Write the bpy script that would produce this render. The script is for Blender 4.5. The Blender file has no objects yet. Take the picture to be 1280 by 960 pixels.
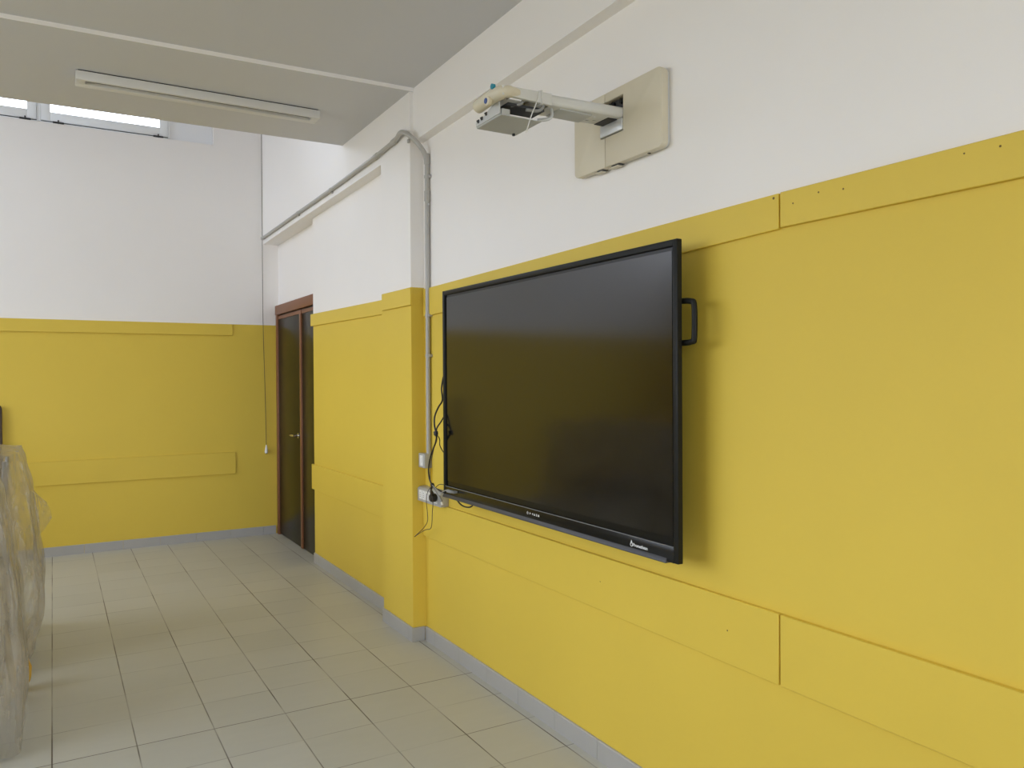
import bpy, bmesh, math, random
from mathutils import Vector, Matrix, noise
random.seed(7)
scn = bpy.context.scene
C = scn.collection

# ------------------------------------------------------------------ camera
cam_d = bpy.data.cameras.new('camera')
cam_d.sensor_width = 36.0
cam_d.lens = 982.8 / 1280 * 36
cam_d.clip_start = 0.05
cam = bpy.data.objects.new('camera', cam_d)
C.objects.link(cam)
Rv = Vector((0.8633007, -0.50465581, -0.00586595))
Uv = Vector((0.00953609, 0.00469012, 0.99994353))
Fv = Vector((0.5045998, 0.86330789, -0.00886142))
M = Matrix((Rv, Uv, -Fv)).transposed().to_4x4()
M.translation = Vector((-2.03783, 0.0, 1.66365))
cam.matrix_world = M
scn.camera = cam

# ------------------------------------------------------------------ light, exposure
EXPOSURE = 0.15
SKY = 7.2
GROUND = 3.0
scn.view_settings.view_transform = 'Standard'
scn.view_settings.look = 'None'
scn.view_settings.gamma = 1.0
scn.view_settings.use_curve_mapping = False
scn.view_settings.exposure = EXPOSURE
w = bpy.data.worlds.new('sky'); scn.world = w; w.use_nodes = True
nt = w.node_tree; nt.nodes.clear()
tc = nt.nodes.new('ShaderNodeTexCoord'); sx = nt.nodes.new('ShaderNodeSeparateXYZ')
rmp = nt.nodes.new('ShaderNodeValToRGB'); bg = nt.nodes.new('ShaderNodeBackground'); wo = nt.nodes.new('ShaderNodeOutputWorld')
nt.links.new(tc.outputs['Generated'], sx.inputs[0])
mp = nt.nodes.new('ShaderNodeMath'); mp.operation = 'MULTIPLY_ADD'; mp.inputs[1].default_value = 0.5; mp.inputs[2].default_value = 0.5
nt.links.new(sx.outputs['Z'], mp.inputs[0]); nt.links.new(mp.outputs[0], rmp.inputs[0])
g = GROUND / SKY
rmp.color_ramp.elements[0].position = 0.485; rmp.color_ramp.elements[0].color = (g * .9, g * .98, g * 1.08, 1)
rmp.color_ramp.elements[1].position = 0.515; rmp.color_ramp.elements[1].color = (0.87, 0.96, 1.14, 1)
nt.links.new(rmp.outputs[0], bg.inputs['Color']); bg.inputs['Strength'].default_value = SKY
nt.links.new(bg.outputs[0], wo.inputs['Surface'])
scn.cycles.max_bounces = 14; scn.cycles.diffuse_bounces = 8; scn.cycles.glossy_bounces = 6
scn.cycles.transparent_max_bounces = 16; scn.cycles.transmission_bounces = 8
scn.cycles.caustics_reflective = False; scn.cycles.caustics_refractive = False
scn.cycles.sample_clamp_indirect = 6.0

def portal(loc, rot, sx_, sy_):
    d = bpy.data.lights.new('daylight', 'AREA'); d.shape = 'RECTANGLE'; d.size = sx_; d.size_y = sy_
    d.cycles.is_portal = True
    o = bpy.data.objects.new('daylight', d); o.location = loc; o.rotation_euler = rot; C.objects.link(o)

# left wall windows (out of frame) and clerestory
LEFT_WINDOWS = [(1.5, 2.9), (3.2, 4.6), (4.9, 6.2)]
LWZ = (1.05, 3.3)
for a, b in LEFT_WINDOWS:
    portal((-6.25, (a + b) / 2, (LWZ[0] + LWZ[1]) / 2), (0, -math.pi / 2, 0), LWZ[1] - LWZ[0], b - a)
RWZ = (1.0, 3.4)
REAR_WINDOWS = [(-5.4, -3.8), (-3.5, -1.9), (-1.6, -0.15)]
for a, b in REAR_WINDOWS:
    portal(((a + b) / 2, -4.32, (RWZ[0] + RWZ[1]) / 2), (math.pi / 2, 0, 0), b - a, RWZ[1] - RWZ[0])
ADDED_HIGH_WINDOW = (6.15, 8.45, 3.2, 5.1)  # unseen high opening in the left wall, added to brighten the far end
a, b, c, d = ADDED_HIGH_WINDOW
portal((-6.25, (a + b) / 2, (c + d) / 2), (0, -math.pi / 2, 0), d - c, b - a)
portal((-2.8, 8.70, 4.5), (-math.pi / 2, 0, 0), 3.7, 0.8)

# ------------------------------------------------------------------ materials
def newmat(name):
    m = bpy.data.materials.new(name); m.use_nodes = True
    return m, m.node_tree, m.node_tree.nodes['Principled BSDF']

def mat(name, col, rough=.5, metal=0., spec=.5, bump=0., scale=60., coat=0., var=0., ior=None):
    m, t, b = newmat(name)
    b.inputs['Base Color'].default_value = (*col, 1); b.inputs['Roughness'].default_value = rough
    b.inputs['Metallic'].default_value = metal; b.inputs['Specular IOR Level'].default_value = spec
    b.inputs['Coat Weight'].default_value = coat
    if ior: b.inputs['IOR'].default_value = ior
    co = t.nodes.new('ShaderNodeTexCoord')
    if bump:
        n = t.nodes.new('ShaderNodeTexNoise'); n.inputs['Scale'].default_value = scale; n.inputs['Detail'].default_value = 4
        t.links.new(co.outputs['Object'], n.inputs['Vector'])
        bp = t.nodes.new('ShaderNodeBump'); bp.inputs['Strength'].default_value = bump; bp.inputs['Distance'].default_value = .002
        t.links.new(n.outputs['Fac'], bp.inputs['Height']); t.links.new(bp.outputs[0], b.inputs['Normal'])
    if var:
        n2 = t.nodes.new('ShaderNodeTexNoise'); n2.inputs['Scale'].default_value = 3.0; n2.inputs['Detail'].default_value = 3
        t.links.new(co.outputs['Object'], n2.inputs['Vector'])
        mx = t.nodes.new('ShaderNodeMix'); mx.data_type = 'RGBA'
        mx.inputs['A'].default_value = (*[c * (1 - var) for c in col], 1); mx.inputs['B'].default_value = (*[min(1, c * (1 + var)) for c in col], 1)
        t.links.new(n2.outputs['Fac'], mx.inputs['Factor']); t.links.new(mx.outputs['Result'], b.inputs['Base Color'])
    return m

WHITE = (.89, .86, .83)
YELLOW = (.72, .525, .068)
def paint(name, z0, slope=0.0):
    """two-tone wall paint: yellow up to a line at z0 (+ slope*y), white above; orange-peel roller texture"""
    m, t, b = newmat(name)
    ge = t.nodes.new('ShaderNodeNewGeometry'); s = t.nodes.new('ShaderNodeSeparateXYZ')
    t.links.new(ge.outputs['Position'], s.inputs[0])
    a = t.nodes.new('ShaderNodeMath'); a.operation = 'MULTIPLY_ADD'; a.inputs[1].default_value = slope; a.inputs[2].default_value = z0
    t.links.new(s.outputs['Y'], a.inputs[0])
    gt = t.nodes.new('ShaderNodeMath'); gt.operation = 'GREATER_THAN'
    t.links.new(s.outputs['Z'], gt.inputs[0]); t.links.new(a.outputs[0], gt.inputs[1])
    n0 = t.nodes.new('ShaderNodeTexNoise'); n0.inputs['Scale'].default_value = 1.7; n0.inputs['Detail'].default_value = 5
    t.links.new(ge.outputs['Position'], n0.inputs['Vector'])
    ym = t.nodes.new('ShaderNodeMix'); ym.data_type = 'RGBA'
    ym.inputs['A'].default_value = (*[c * .965 for c in YELLOW], 1); ym.inputs['B'].default_value = (*[c * 1.035 for c in YELLOW], 1)
    t.links.new(n0.outputs['Fac'], ym.inputs['Factor'])
    wm = t.nodes.new('ShaderNodeMix'); wm.data_type = 'RGBA'
    wm.inputs['A'].default_value = (*[c * .98 for c in WHITE], 1); wm.inputs['B'].default_value = (*[c * 1.02 for c in WHITE], 1)
    t.links.new(n0.outputs['Fac'], wm.inputs['Factor'])
    mx = t.nodes.new('ShaderNodeMix'); mx.data_type = 'RGBA'
    t.links.new(gt.outputs[0], mx.inputs['Factor']); t.links.new(ym.outputs['Result'], mx.inputs['A']); t.links.new(wm.outputs['Result'], mx.inputs['B'])
    t.links.new(mx.outputs['Result'], b.inputs['Base Color'])
    b.inputs['Roughness'].default_value = .55; b.inputs['Specular IOR Level'].default_value = .35
    n = t.nodes.new('ShaderNodeTexNoise'); n.inputs['Scale'].default_value = 220; n.inputs['Detail'].default_value = 2
    t.links.new(ge.outputs['Position'], n.inputs['Vector'])
    bp = t.nodes.new('ShaderNodeBump'); bp.inputs['Strength'].default_value = .12; bp.inputs['Distance'].default_value = .001
    t.links.new(n.outputs['Fac'], bp.inputs['Height']); t.links.new(bp.outputs[0], b.inputs['Normal'])
    return m

def floor_mat():
    m, t, b = newmat('floor_tiles')
    ge = t.nodes.new('ShaderNodeNewGeometry'); mpn = t.nodes.new('ShaderNodeMapping')
    mpn.inputs['Location'].default_value = (2.055, -3.9312, 0)
    t.links.new(ge.outputs['Position'], mpn.inputs['Vector'])
    sc_ = t.nodes.new('ShaderNodeVectorMath'); sc_.operation = 'MULTIPLY'; sc_.inputs[1].default_value = (1 / .3333, 1 / .3343, 1)
    t.links.new(mpn.outputs[0], sc_.inputs[0])
    fr = t.nodes.new('ShaderNodeVectorMath'); fr.operation = 'FRACTION'; t.links.new(sc_.outputs[0], fr.inputs[0])
    fl = t.nodes.new('ShaderNodeVectorMath'); fl.operation = 'FLOOR'; t.links.new(sc_.outputs[0], fl.inputs[0])
    s = t.nodes.new('ShaderNodeSeparateXYZ'); t.links.new(fr.outputs[0], s.inputs[0])
    def edge(sock, wid):
        a = t.nodes.new('ShaderNodeMath'); a.operation = 'SUBTRACT'; t.links.new(sock, a.inputs[0]); a.inputs[1].default_value = .5
        ab = t.nodes.new('ShaderNodeMath'); ab.operation = 'ABSOLUTE'; t.links.new(a.outputs[0], ab.inputs[0])
        mr = t.nodes.new('ShaderNodeMapRange'); mr.inputs['From Min'].default_value = .5 - wid * 1.5; mr.inputs['From Max'].default_value = .5 - wid * .6
        t.links.new(ab.outputs[0], mr.inputs['Value']); return mr.outputs[0]
    ex, ey = edge(s.outputs['X'], .0075), edge(s.outputs['Y'], .0070)
    # dirt in the joints comes and goes
    n1 = t.nodes.new('ShaderNodeTexNoise'); n1.inputs['Scale'].default_value = 2.1; n1.inputs['Detail'].default_value = 2
    t.links.new(ge.outputs['Position'], n1.inputs['Vector'])
    r1 = t.nodes.new('ShaderNodeMapRange'); r1.inputs['From Min'].default_value = .36; r1.inputs['From Max'].default_value = .62; r1.inputs['To Min'].default_value = .3; r1.inputs['To Max'].default_value = 1
    t.links.new(n1.outputs['Fac'], r1.inputs['Value'])
    r2 = t.nodes.new('ShaderNodeMapRange'); r2.inputs['From Min'].default_value = .42; r2.inputs['From Max'].default_value = .66; r2.inputs['To Min'].default_value = .12; r2.inputs['To Max'].default_value = .8
    t.links.new(n1.outputs['Fac'], r2.inputs['Value'])
    # the joint at y = 3.931 is a dirty movement joint
    sp = t.nodes.new('ShaderNodeSeparateXYZ'); t.links.new(mpn.outputs[0], sp.inputs[0])
    ab = t.nodes.new('ShaderNodeMath'); ab.operation = 'ABSOLUTE'; t.links.new(sp.outputs['Y'], ab.inputs[0])
    lt = t.nodes.new('ShaderNodeMath'); lt.operation = 'LESS_THAN'; t.links.new(ab.outputs[0], lt.inputs[0]); lt.inputs[1].default_value = .02
    mxm = t.nodes.new('ShaderNodeMath'); mxm.operation = 'MAXIMUM'; t.links.new(r2.outputs[0], mxm.inputs[0]); t.links.new(lt.outputs[0], mxm.inputs[1])
    m1 = t.nodes.new('ShaderNodeMath'); m1.operation = 'MULTIPLY'; t.links.new(ex, m1.inputs[0]); t.links.new(r1.outputs[0], m1.inputs[1])
    m2 = t.nodes.new('ShaderNodeMath'); m2.operation = 'MULTIPLY'; t.links.new(ey, m2.inputs[0]); t.links.new(mxm.outputs[0], m2.inputs[1])
    gm = t.nodes.new('ShaderNodeMath'); gm.operation = 'MAXIMUM'; t.links.new(m1.outputs[0], gm.inputs[0]); t.links.new(m2.outputs[0], gm.inputs[1])
    # tile colour
    wn = t.nodes.new('ShaderNodeTexWhiteNoise'); t.links.new(fl.outputs[0], wn.inputs['Vector'])
    st = t.nodes.new('ShaderNodeVectorMath'); st.operation = 'MULTIPLY'; st.inputs[1].default_value = (2.0, 9.0, 1)
    t.links.new(ge.outputs['Position'], st.inputs[0])
    n2 = t.nodes.new('ShaderNodeTexNoise'); n2.inputs['Scale'].default_value = 1.6; n2.inputs['Detail'].default_value = 6; n2.inputs['Roughness'].default_value = .6
    t.links.new(st.outputs[0], n2.inputs['Vector'])
    ad = t.nodes.new('ShaderNodeMath'); ad.operation = 'MULTIPLY_ADD'; ad.inputs[1].default_value = .35; t.links.new(wn.outputs['Value'], ad.inputs[0])
    sb = t.nodes.new('ShaderNodeMath'); sb.operation = 'MULTIPLY'; sb.inputs[1].default_value = .65; t.links.new(n2.outputs['Fac'], sb.inputs[0]); t.links.new(sb.outputs[0], ad.inputs[2])
    tm = t.nodes.new('ShaderNodeMix'); tm.data_type = 'RGBA'
    tm.inputs['A'].default_value = (.455, .455, .40, 1); tm.inputs['B'].default_value = (.555, .55, .49, 1)
    t.links.new(ad.outputs[0], tm.inputs['Factor'])
    cm = t.nodes.new('ShaderNodeMix'); cm.data_type = 'RGBA'; cm.inputs['B'].default_value = (.07, .05, .035, 1)
    t.links.new(gm.outputs[0], cm.inputs['Factor']); t.links.new(tm.outputs['Result'], cm.inputs['A'])
    t.links.new(cm.outputs['Result'], b.inputs['Base Color'])
    rr = t.nodes.new('ShaderNodeMapRange'); rr.inputs['To Min'].default_value = .33; rr.inputs['To Max'].default_value = .5
    t.links.new(n2.outputs['Fac'], rr.inputs['Value']); t.links.new(rr.outputs[0], b.inputs['Roughness'])
    b.inputs['Specular IOR Level'].default_value = .5
    inv = t.nodes.new('ShaderNodeMath'); inv.operation = 'SUBTRACT'; inv.inputs[0].default_value = 1; t.links.new(gm.outputs[0], inv.inputs[1])
    bp = t.nodes.new('ShaderNodeBump'); bp.inputs['Strength'].default_value = .35; bp.inputs['Distance'].default_value = .002
    t.links.new(inv.outputs[0], bp.inputs['Height']); t.links.new(bp.outputs[0], b.inputs['Normal'])
    return m

def plastic_film():
    m, t, b = newmat('plastic_film'); t.nodes.remove(b)
    out = t.nodes['Material Output']
    co = t.nodes.new('ShaderNodeTexCoord'); n = t.nodes.new('ShaderNodeTexNoise'); n.inputs['Scale'].default_value = 8; n.inputs['Detail'].default_value = 4; n.inputs['Distortion'].default_value = .5
    st = t.nodes.new('ShaderNodeVectorMath'); st.operation = 'MULTIPLY'; st.inputs[1].default_value = (2.4, 2.4, .5)
    t.links.new(co.outputs['Object'], st.inputs[0]); t.links.new(st.outputs[0], n.inputs['Vector'])
    bp = t.nodes.new('ShaderNodeBump'); bp.inputs['Strength'].default_value = .4; bp.inputs['Distance'].default_value = .012; t.links.new(n.outputs['Fac'], bp.inputs['Height'])
    tr = t.nodes.new('ShaderNodeBsdfTransparent'); tr.inputs[0].default_value = (.95, .95, .93, 1)
    df = t.nodes.new('ShaderNodeBsdfDiffuse'); df.inputs[0].default_value = (.66, .58, .45, 1)
    tl = t.nodes.new('ShaderNodeBsdfTranslucent'); tl.inputs[0].default_value = (.62, .55, .43, 1)
    gl = t.nodes.new('ShaderNodeBsdfGlossy'); gl.inputs['Roughness'].default_value = .10
    for x in (df, tl, gl): t.links.new(bp.outputs[0], x.inputs['Normal'])
    m1 = t.nodes.new('ShaderNodeMixShader'); m1.inputs[0].default_value = .4; t.links.new(df.outputs[0], m1.inputs[1]); t.links.new(tl.outputs[0], m1.inputs[2])
    mr = t.nodes.new('ShaderNodeMapRange'); mr.inputs['From Min'].default_value = .3; mr.inputs['From Max'].default_value = .7; mr.inputs['To Min'].default_value = .10; mr.inputs['To Max'].default_value = .55
    t.links.new(n.outputs['Fac'], mr.inputs['Value'])
    m2 = t.nodes.new('ShaderNodeMixShader'); t.links.new(mr.outputs[0], m2.inputs[0]); t.links.new(tr.outputs[0], m2.inputs[1]); t.links.new(m1.outputs[0], m2.inputs[2])
    fr = t.nodes.new('ShaderNodeFresnel'); fr.inputs[0].default_value = 1.45; t.links.new(bp.outputs[0], fr.inputs['Normal'])
    fm = t.nodes.new('ShaderNodeMath'); fm.operation = 'MULTIPLY'; fm.inputs[1].default_value = .5; t.links.new(fr.outputs[0], fm.inputs[0])
    m3 = t.nodes.new('ShaderNodeMixShader'); t.links.new(fm.outputs[0], m3.inputs[0]); t.links.new(m2.outputs[0], m3.inputs[1]); t.links.new(gl.outputs[0], m3.inputs[2])
    t.links.new(m3.outputs[0], out.inputs['Surface'])
    return m

def glass_mat():
    m, t, b = newmat('window_glass'); t.nodes.remove(b); out = t.nodes['Material Output']
    tr = t.nodes.new('ShaderNodeBsdfTransparent'); gl = t.nodes.new('ShaderNodeBsdfGlossy'); gl.inputs['Roughness'].default_value = .02
    fr = t.nodes.new('ShaderNodeFresnel'); fr.inputs[0].default_value = 1.45
    mx = t.nodes.new('ShaderNodeMixShader'); t.links.new(fr.outputs[0], mx.inputs[0]); t.links.new(tr.outputs[0], mx.inputs[1]); t.links.new(gl.outputs[0], mx.inputs[2])
    t.links.new(mx.outputs[0], out.inputs['Surface']); return m

M_wallA = paint('paint_board_wall', 2.2575, -.0078)
M_wall = paint('paint_two_tone', 2.232)
M_white = mat('paint_white', WHITE, .6, spec=.3, bump=.1, scale=200)
M_ceil = mat('paint_ceiling', (.64, .64, .66), .75, spec=.2, bump=.1, scale=150)
M_yellow = mat('paint_yellow', YELLOW, .5, spec=.35, bump=.1, scale=180, var=.03)
M_floor = floor_mat()
M_skirt = mat('skirting_tile', (.41, .40, .378), .4, bump=.05, var=.05)
M_pvc_win = mat('white_window_frame', (.90, .92, .94), .35)
M_glass = glass_mat()
M_gap = mat('dark_gap', (.05, .05, .05), .8)
M_black = mat('black_plastic', (.010, .010, .008), .5, spec=.22, bump=.05, scale=400)
M_blackgloss = mat('black_gloss_bar', (.005, .005, .004), .25, spec=.35)
M_screen = mat('screen_glass', (.004, .004, .004), .12, spec=.5, ior=1.7)
M_lip = mat('dark_grey_satin', (.05, .05, .054), .45)
M_silver = mat('grey_glint_and_tip', (.20, .20, .19), .45)  # for a connector tip and the painted glint along the control bar
M_mark = mat('white_print', (.75, .75, .73), .5)
M_cream = mat('cream_plastic', (.66, .60, .46), .5, bump=.04, var=.04)
M_armgrey = mat('grey_white_plastic', (.66, .655, .62), .45)
M_metal = mat('painted_metal', (.62, .63, .62), .35, metal=.25)
M_underplate = mat('grey_metal_plate', (.47, .48, .465), .45)
M_dark = mat('dark_recess', (.03, .03, .032), .6)
M_greycable = mat('grey_cable', (.27, .27, .26), .5)
M_blue = mat('blue_cap', (.03, .08, .28), .4)
M_teal = mat('teal_cap', (.02, .26, .36), .4)
M_conduit = mat('grey_pvc_conduit', (.43, .415, .385), .4)
M_box = mat('grey_box_plastic', (.42, .41, .38), .45)
M_socket = mat('white_socket', (.80, .79, .75), .4)
M_cableblack = mat('black_rubber', (.012, .010, .010), .5)
M_cablebrown = mat('thin_dark_cable', (.06, .045, .03), .5)
M_screw = mat('steel', (.7, .7, .68), .3, metal=.9)
M_brown = mat('red_brown_wood', (.22, .088, .035), .45, bump=.1, var=.1)
M_leaf = mat('dark_door_laminate', (.016, .012, .003), .3, spec=.3, var=.1)
M_chrome = mat('brushed_metal', (.72, .72, .70), .25, metal=1)
M_cord = mat('brown_cord', (.09, .065, .045), .8)
M_film = plastic_film()
M_wood = mat('beech_laminate', (.52, .40, .24), .4, var=.08)
M_green = mat('green_plastic', (.18, .30, .12), .4)
M_chairy = mat('yellow_plastic', (.72, .45, .03), .4)
M_greymetal = mat('grey_tube_metal', (.32, .33, .34), .4, metal=.4)
M_darkwood = mat('dark_brown_wood', (.05, .028, .014), .4, var=.1)
M_lens = mat('fixture_louvre', (.16, .155, .145), .5)
M_hole = mat('screw_hole', (.16, .10, .02), .8)

# ------------------------------------------------------------------ mesh helpers
class MB:
    def __init__(s): s.v = []; s.f = []
    def add(s, vs, fs):
        o = len(s.v); s.v += [tuple(v) for v in vs]; s.f += [tuple(i + o for i in f) for f in fs]; return s
    def box(s, x0, x1, y0, y1, z0, z1):
        vs = [(x, y, z) for x in (x0, x1) for y in (y0, y1) for z in (z0, z1)]
        return s.add(vs, [(0, 1, 3, 2), (4, 6, 7, 5), (0, 4, 5, 1), (2, 3, 7, 6), (0, 2, 6, 4), (1, 5, 7, 3)])
    def prism(s, pts, axis, a, b):
        """polygon in the two other axes extruded along axis from a to b"""
        def P(p, t):
            if axis == 0: return (t, p[0], p[1])
            if axis == 1: return (p[0], t, p[1])
            return (p[0], p[1], t)
        n = len(pts)
        vs = [P(p, a) for p in pts] + [P(p, b) for p in pts]
        fs = [tuple(range(n)), tuple(range(2 * n - 1, n - 1, -1))] + [(i, (i + 1) % n, n + (i + 1) % n, n + i) for i in range(n)]
        return s.add(vs, fs)
    def tube(s, pts, r, n=10, smooth=6, caps=True):
        P = [Vector(p) for p in pts]
        if smooth and len(P) > 2:
            Q = []
            for i in range(len(P) - 1):
                p0, p1, p2, p3 = P[max(i - 1, 0)], P[i], P[i + 1], P[min(i + 2, len(P) - 1)]
                for k in range(smooth):
                    u = k / smooth
                    Q.append(.5 * ((2 * p1) + (p2 - p0) * u + (2 * p0 - 5 * p1 + 4 * p2 - p3) * u * u + (3 * p1 - p0 - 3 * p2 + p3) * u ** 3))
            Q.append(P[-1]); P = Q
        t = (P[1] - P[0]).normalized(); ref = Vector((0, 0, 1)) if abs(t.z) < .9 else Vector((1, 0, 0))
        nrm = (ref - t * ref.dot(t)).normalized(); vs = []
        for i, p in enumerate(P):
            t = (P[min(i + 1, len(P) - 1)] - P[max(i - 1, 0)]).normalized()
            nrm = (nrm - t * nrm.dot(t)).normalized(); bi = t.cross(nrm)
            rr = r[min(i, len(r) - 1)] if isinstance(r, (list, tuple)) else r
            for k in range(n):
                a = 2 * math.pi * k / n; vs.append(p + nrm * math.cos(a) * rr + bi * math.sin(a) * rr)
        fs = []
        for i in range(len(P) - 1):
            for k in range(n):
                a, b = i * n + k, i * n + (k + 1) % n; fs.append((a, b, b + n, a + n))
        if caps: fs += [tuple(range(n - 1, -1, -1)), tuple((len(P) - 1) * n + k for k in range(n))]
        return s.add(vs, fs)
    def lathe(s, prof, org, axis, n=24):
        """prof: (radius, distance along axis)"""
        ax = Vector(axis).normalized(); ref = Vector((0, 0, 1)) if abs(ax.z) < .9 else Vector((1, 0, 0))
        u = (ref - ax * ref.dot(ax)).normalized(); v = ax.cross(u); o = Vector(org); vs = []; fs = []
        for r, d in prof:
            for k in range(n):
                a = 2 * math.pi * k / n; vs.append(o + ax * d + (u * math.cos(a) + v * math.sin(a)) * max(r, 1e-5))
        for i in range(len(prof) - 1):
            for k in range(n):
                a, b = i * n + k, i * n + (k + 1) % n; fs.append((a, b, b + n, a + n))
        fs += [tuple(range(n - 1, -1, -1)), tuple((len(prof) - 1) * n + k for k in range(n))]
        return s.add(vs, fs)
    def build(s, name, m, parent=None, bevel=0., seg=2, smooth=False, loc=None):
        me = bpy.data.meshes.new(name); me.from_pydata(s.v, [], s.f); me.validate()
        bm = bmesh.new(); bm.from_mesh(me)
        bmesh.ops.recalc_face_normals(bm, faces=bm.faces)
        if bevel:
            ed = [e for e in bm.edges if len(e.link_faces) == 2 and e.calc_face_angle(0) > .6]
            bmesh.ops.bevel(bm, geom=ed, offset=bevel, segments=seg, profile=.5, affect='EDGES', clamp_overlap=True)
        if loc is not None:
            bmesh.ops.translate(bm, verts=bm.verts, vec=-Vector(loc))
        bm.to_mesh(me); bm.free()
        me.materials.append(m)
        if smooth or bevel:
            for p in me.polygons: p.use_smooth = True
            me.set_sharp_from_angle(angle=math.radians(38))
        o = bpy.data.objects.new(name, me); C.objects.link(o)
        if loc is not None: o.location = loc
        if parent is not None:
            o.parent = parent
            o.matrix_parent_inverse = Matrix.Translation(-Vector(parent.location))   # geometry is given in world metres
        return o

def tag(o, label, cat, group=None, kind=None):
    o['label'] = label; o['category'] = cat
    if group: o['group'] = group
    if kind: o['kind'] = kind
    return o
def struct(o, label, cat): return tag(o, label, cat, kind='structure')
def thing(name, label, cat, loc, group=None, kind=None):
    o = bpy.data.objects.new(name, None); o.location = loc; o.empty_display_size = .1; C.objects.link(o)
    return tag(o, label, cat, group, kind)

def rounded_rect(y0, y1, z0, z1, r, n=6):
    P = []
    for cy, cz, a0 in ((y1 - r, z1 - r, 0), (y0 + r, z1 - r, 90), (y0 + r, z0 + r, 180), (y1 - r, z0 + r, 270)):
        for k in range(n + 1):
            a = math.radians(a0 + 90 * k / n); P.append((cy + r * math.cos(a), cz + r * math.sin(a)))
    return P

# ================================================================== THE ROOM
struct(MB().box(-6.5, .35, -4.3, 8.85, -.12, 0).build('floor', M_floor), 'grey-beige square floor tiles with dark joints', 'floor')

wr = MB().prism([(0, -4.3), (.3, -4.3), (.3, 8.85), (.068, 8.85), (.068, 7.035), (0, 7.035)], 2, 0, 3.3)
struct(wr.build('wall_right', M_wallA), 'yellow and white wall that carries the big black screen', 'wall')

col = MB().box(-.089, 0, 4.585, 5.09, 0, 3.46)
struct(col.build('wall_pilaster', M_wall), 'shallow yellow and white pilaster behind the grey conduit', 'pilaster')

up = MB().prism([(5.09, 3.117), (8.567, 3.09), (8.567, 5.3), (5.09, 5.3)], 0, -.089, .3)
struct(up.build('beam_far', M_white), 'white upper wall above the door carrying the sloping grey conduit', 'wall')
nb = MB().prism([(-4.3, 3.175), (2.4, 3.175), (4.585, 3.146), (4.585, 3.49), (-4.3, 3.49)], 0, -.066, 0)
struct(nb.build('beam_near', M_white), 'white beam along the top of the wall above the projector arm', 'beam')
struct(MB().box(-.0, .3, -4.3, 5.09, 3.3, 5.3).build('wall_right_top', M_white), 'white upper part of the wall behind the beam', 'wall')

struct(MB().box(-6.5, .3, -4.3, 4.70, 3.478, 3.75).build('ceiling', M_ceil), 'flat grey-white ceiling nearest the camera', 'ceiling')
sl = MB().prism([(0.0, 4.572), (-6.5, 4.77), (-6.5, 6.04), (0.0, 5.905)], 2, 3.456, 5.3)
struct(sl.build('ceiling_soffit', M_ceil), 'lower ceiling band that carries the long light fixture', 'ceiling')
struct(MB().prism([(-.066, 4.571), (-6.2, 4.7589), (-6.2, 4.7629), (-.066, 4.575)], 2, 3.455, 3.478).build('step_light_strip', M_white), 'thin strip painted white for the lit face where the ceiling steps down', 'lit edge strip')  # white strip paints in the lit face of the ceiling step
struct(MB().box(-6.5, .35, 5.6, 8.85, 5.2, 5.4).build('ceiling_high', M_ceil), 'high ceiling over the clerestory windows, hidden above the soffit', 'ceiling')

YB = 8.567
wb = MB().box(-6.5, .3, YB, 8.85, 0, 4.074)
wb.box(-6.5, .3, YB, 8.85, 4.95, 5.3).box(-.58, .3, YB, 8.85, 4.074, 4.95).box(-6.5, -4.40, YB, 8.85, 4.074, 4.95)
wb.box(-.99, -.58, YB + .09, 8.85, 4.074, 4.95)
struct(wb.build('wall_back', M_wall), 'end wall, white over dark yellow, with high windows', 'wall')

lw = MB().box(-6.5, -6.2, -4.3, 8.85, 0, LWZ[0]).box(-6.5, -6.2, -4.3, ADDED_HIGH_WINDOW[0], LWZ[1], 5.4)
lw.box(-6.5, -6.2, ADDED_HIGH_WINDOW[1], 8.85, LWZ[1], 5.4).box(-6.5, -6.2, ADDED_HIGH_WINDOW[0], ADDED_HIGH_WINDOW[1], LWZ[1], ADDED_HIGH_WINDOW[2]).box(-6.5, -6.2, ADDED_HIGH_WINDOW[0], ADDED_HIGH_WINDOW[1], ADDED_HIGH_WINDOW[3], 5.4)
ys = [-4.3] + [v for ab in LEFT_WINDOWS for v in ab] + [8.85]
for i in range(0, len(ys), 2): lw.box(-6.5, -6.2, ys[i], ys[i + 1], LWZ[0], LWZ[1])
struct(lw.build('wall_left', M_wall), 'window wall on the left, out of the frame', 'wall')
rw = MB().box(-6.5, .3, -4.6, -4.3, 0, RWZ[0]).box(-6.5, .3, -4.6, -4.3, RWZ[1], 5.4)
xs = [-6.5] + [v for ab in REAR_WINDOWS for v in ab] + [.3]
for i in range(0, len(xs), 2): rw.box(xs[i], xs[i + 1], -4.6, -4.3, RWZ[0], RWZ[1])
struct(rw.build('wall_rear', M_wall), 'wall behind the camera, out of the frame', 'wall')

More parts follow.
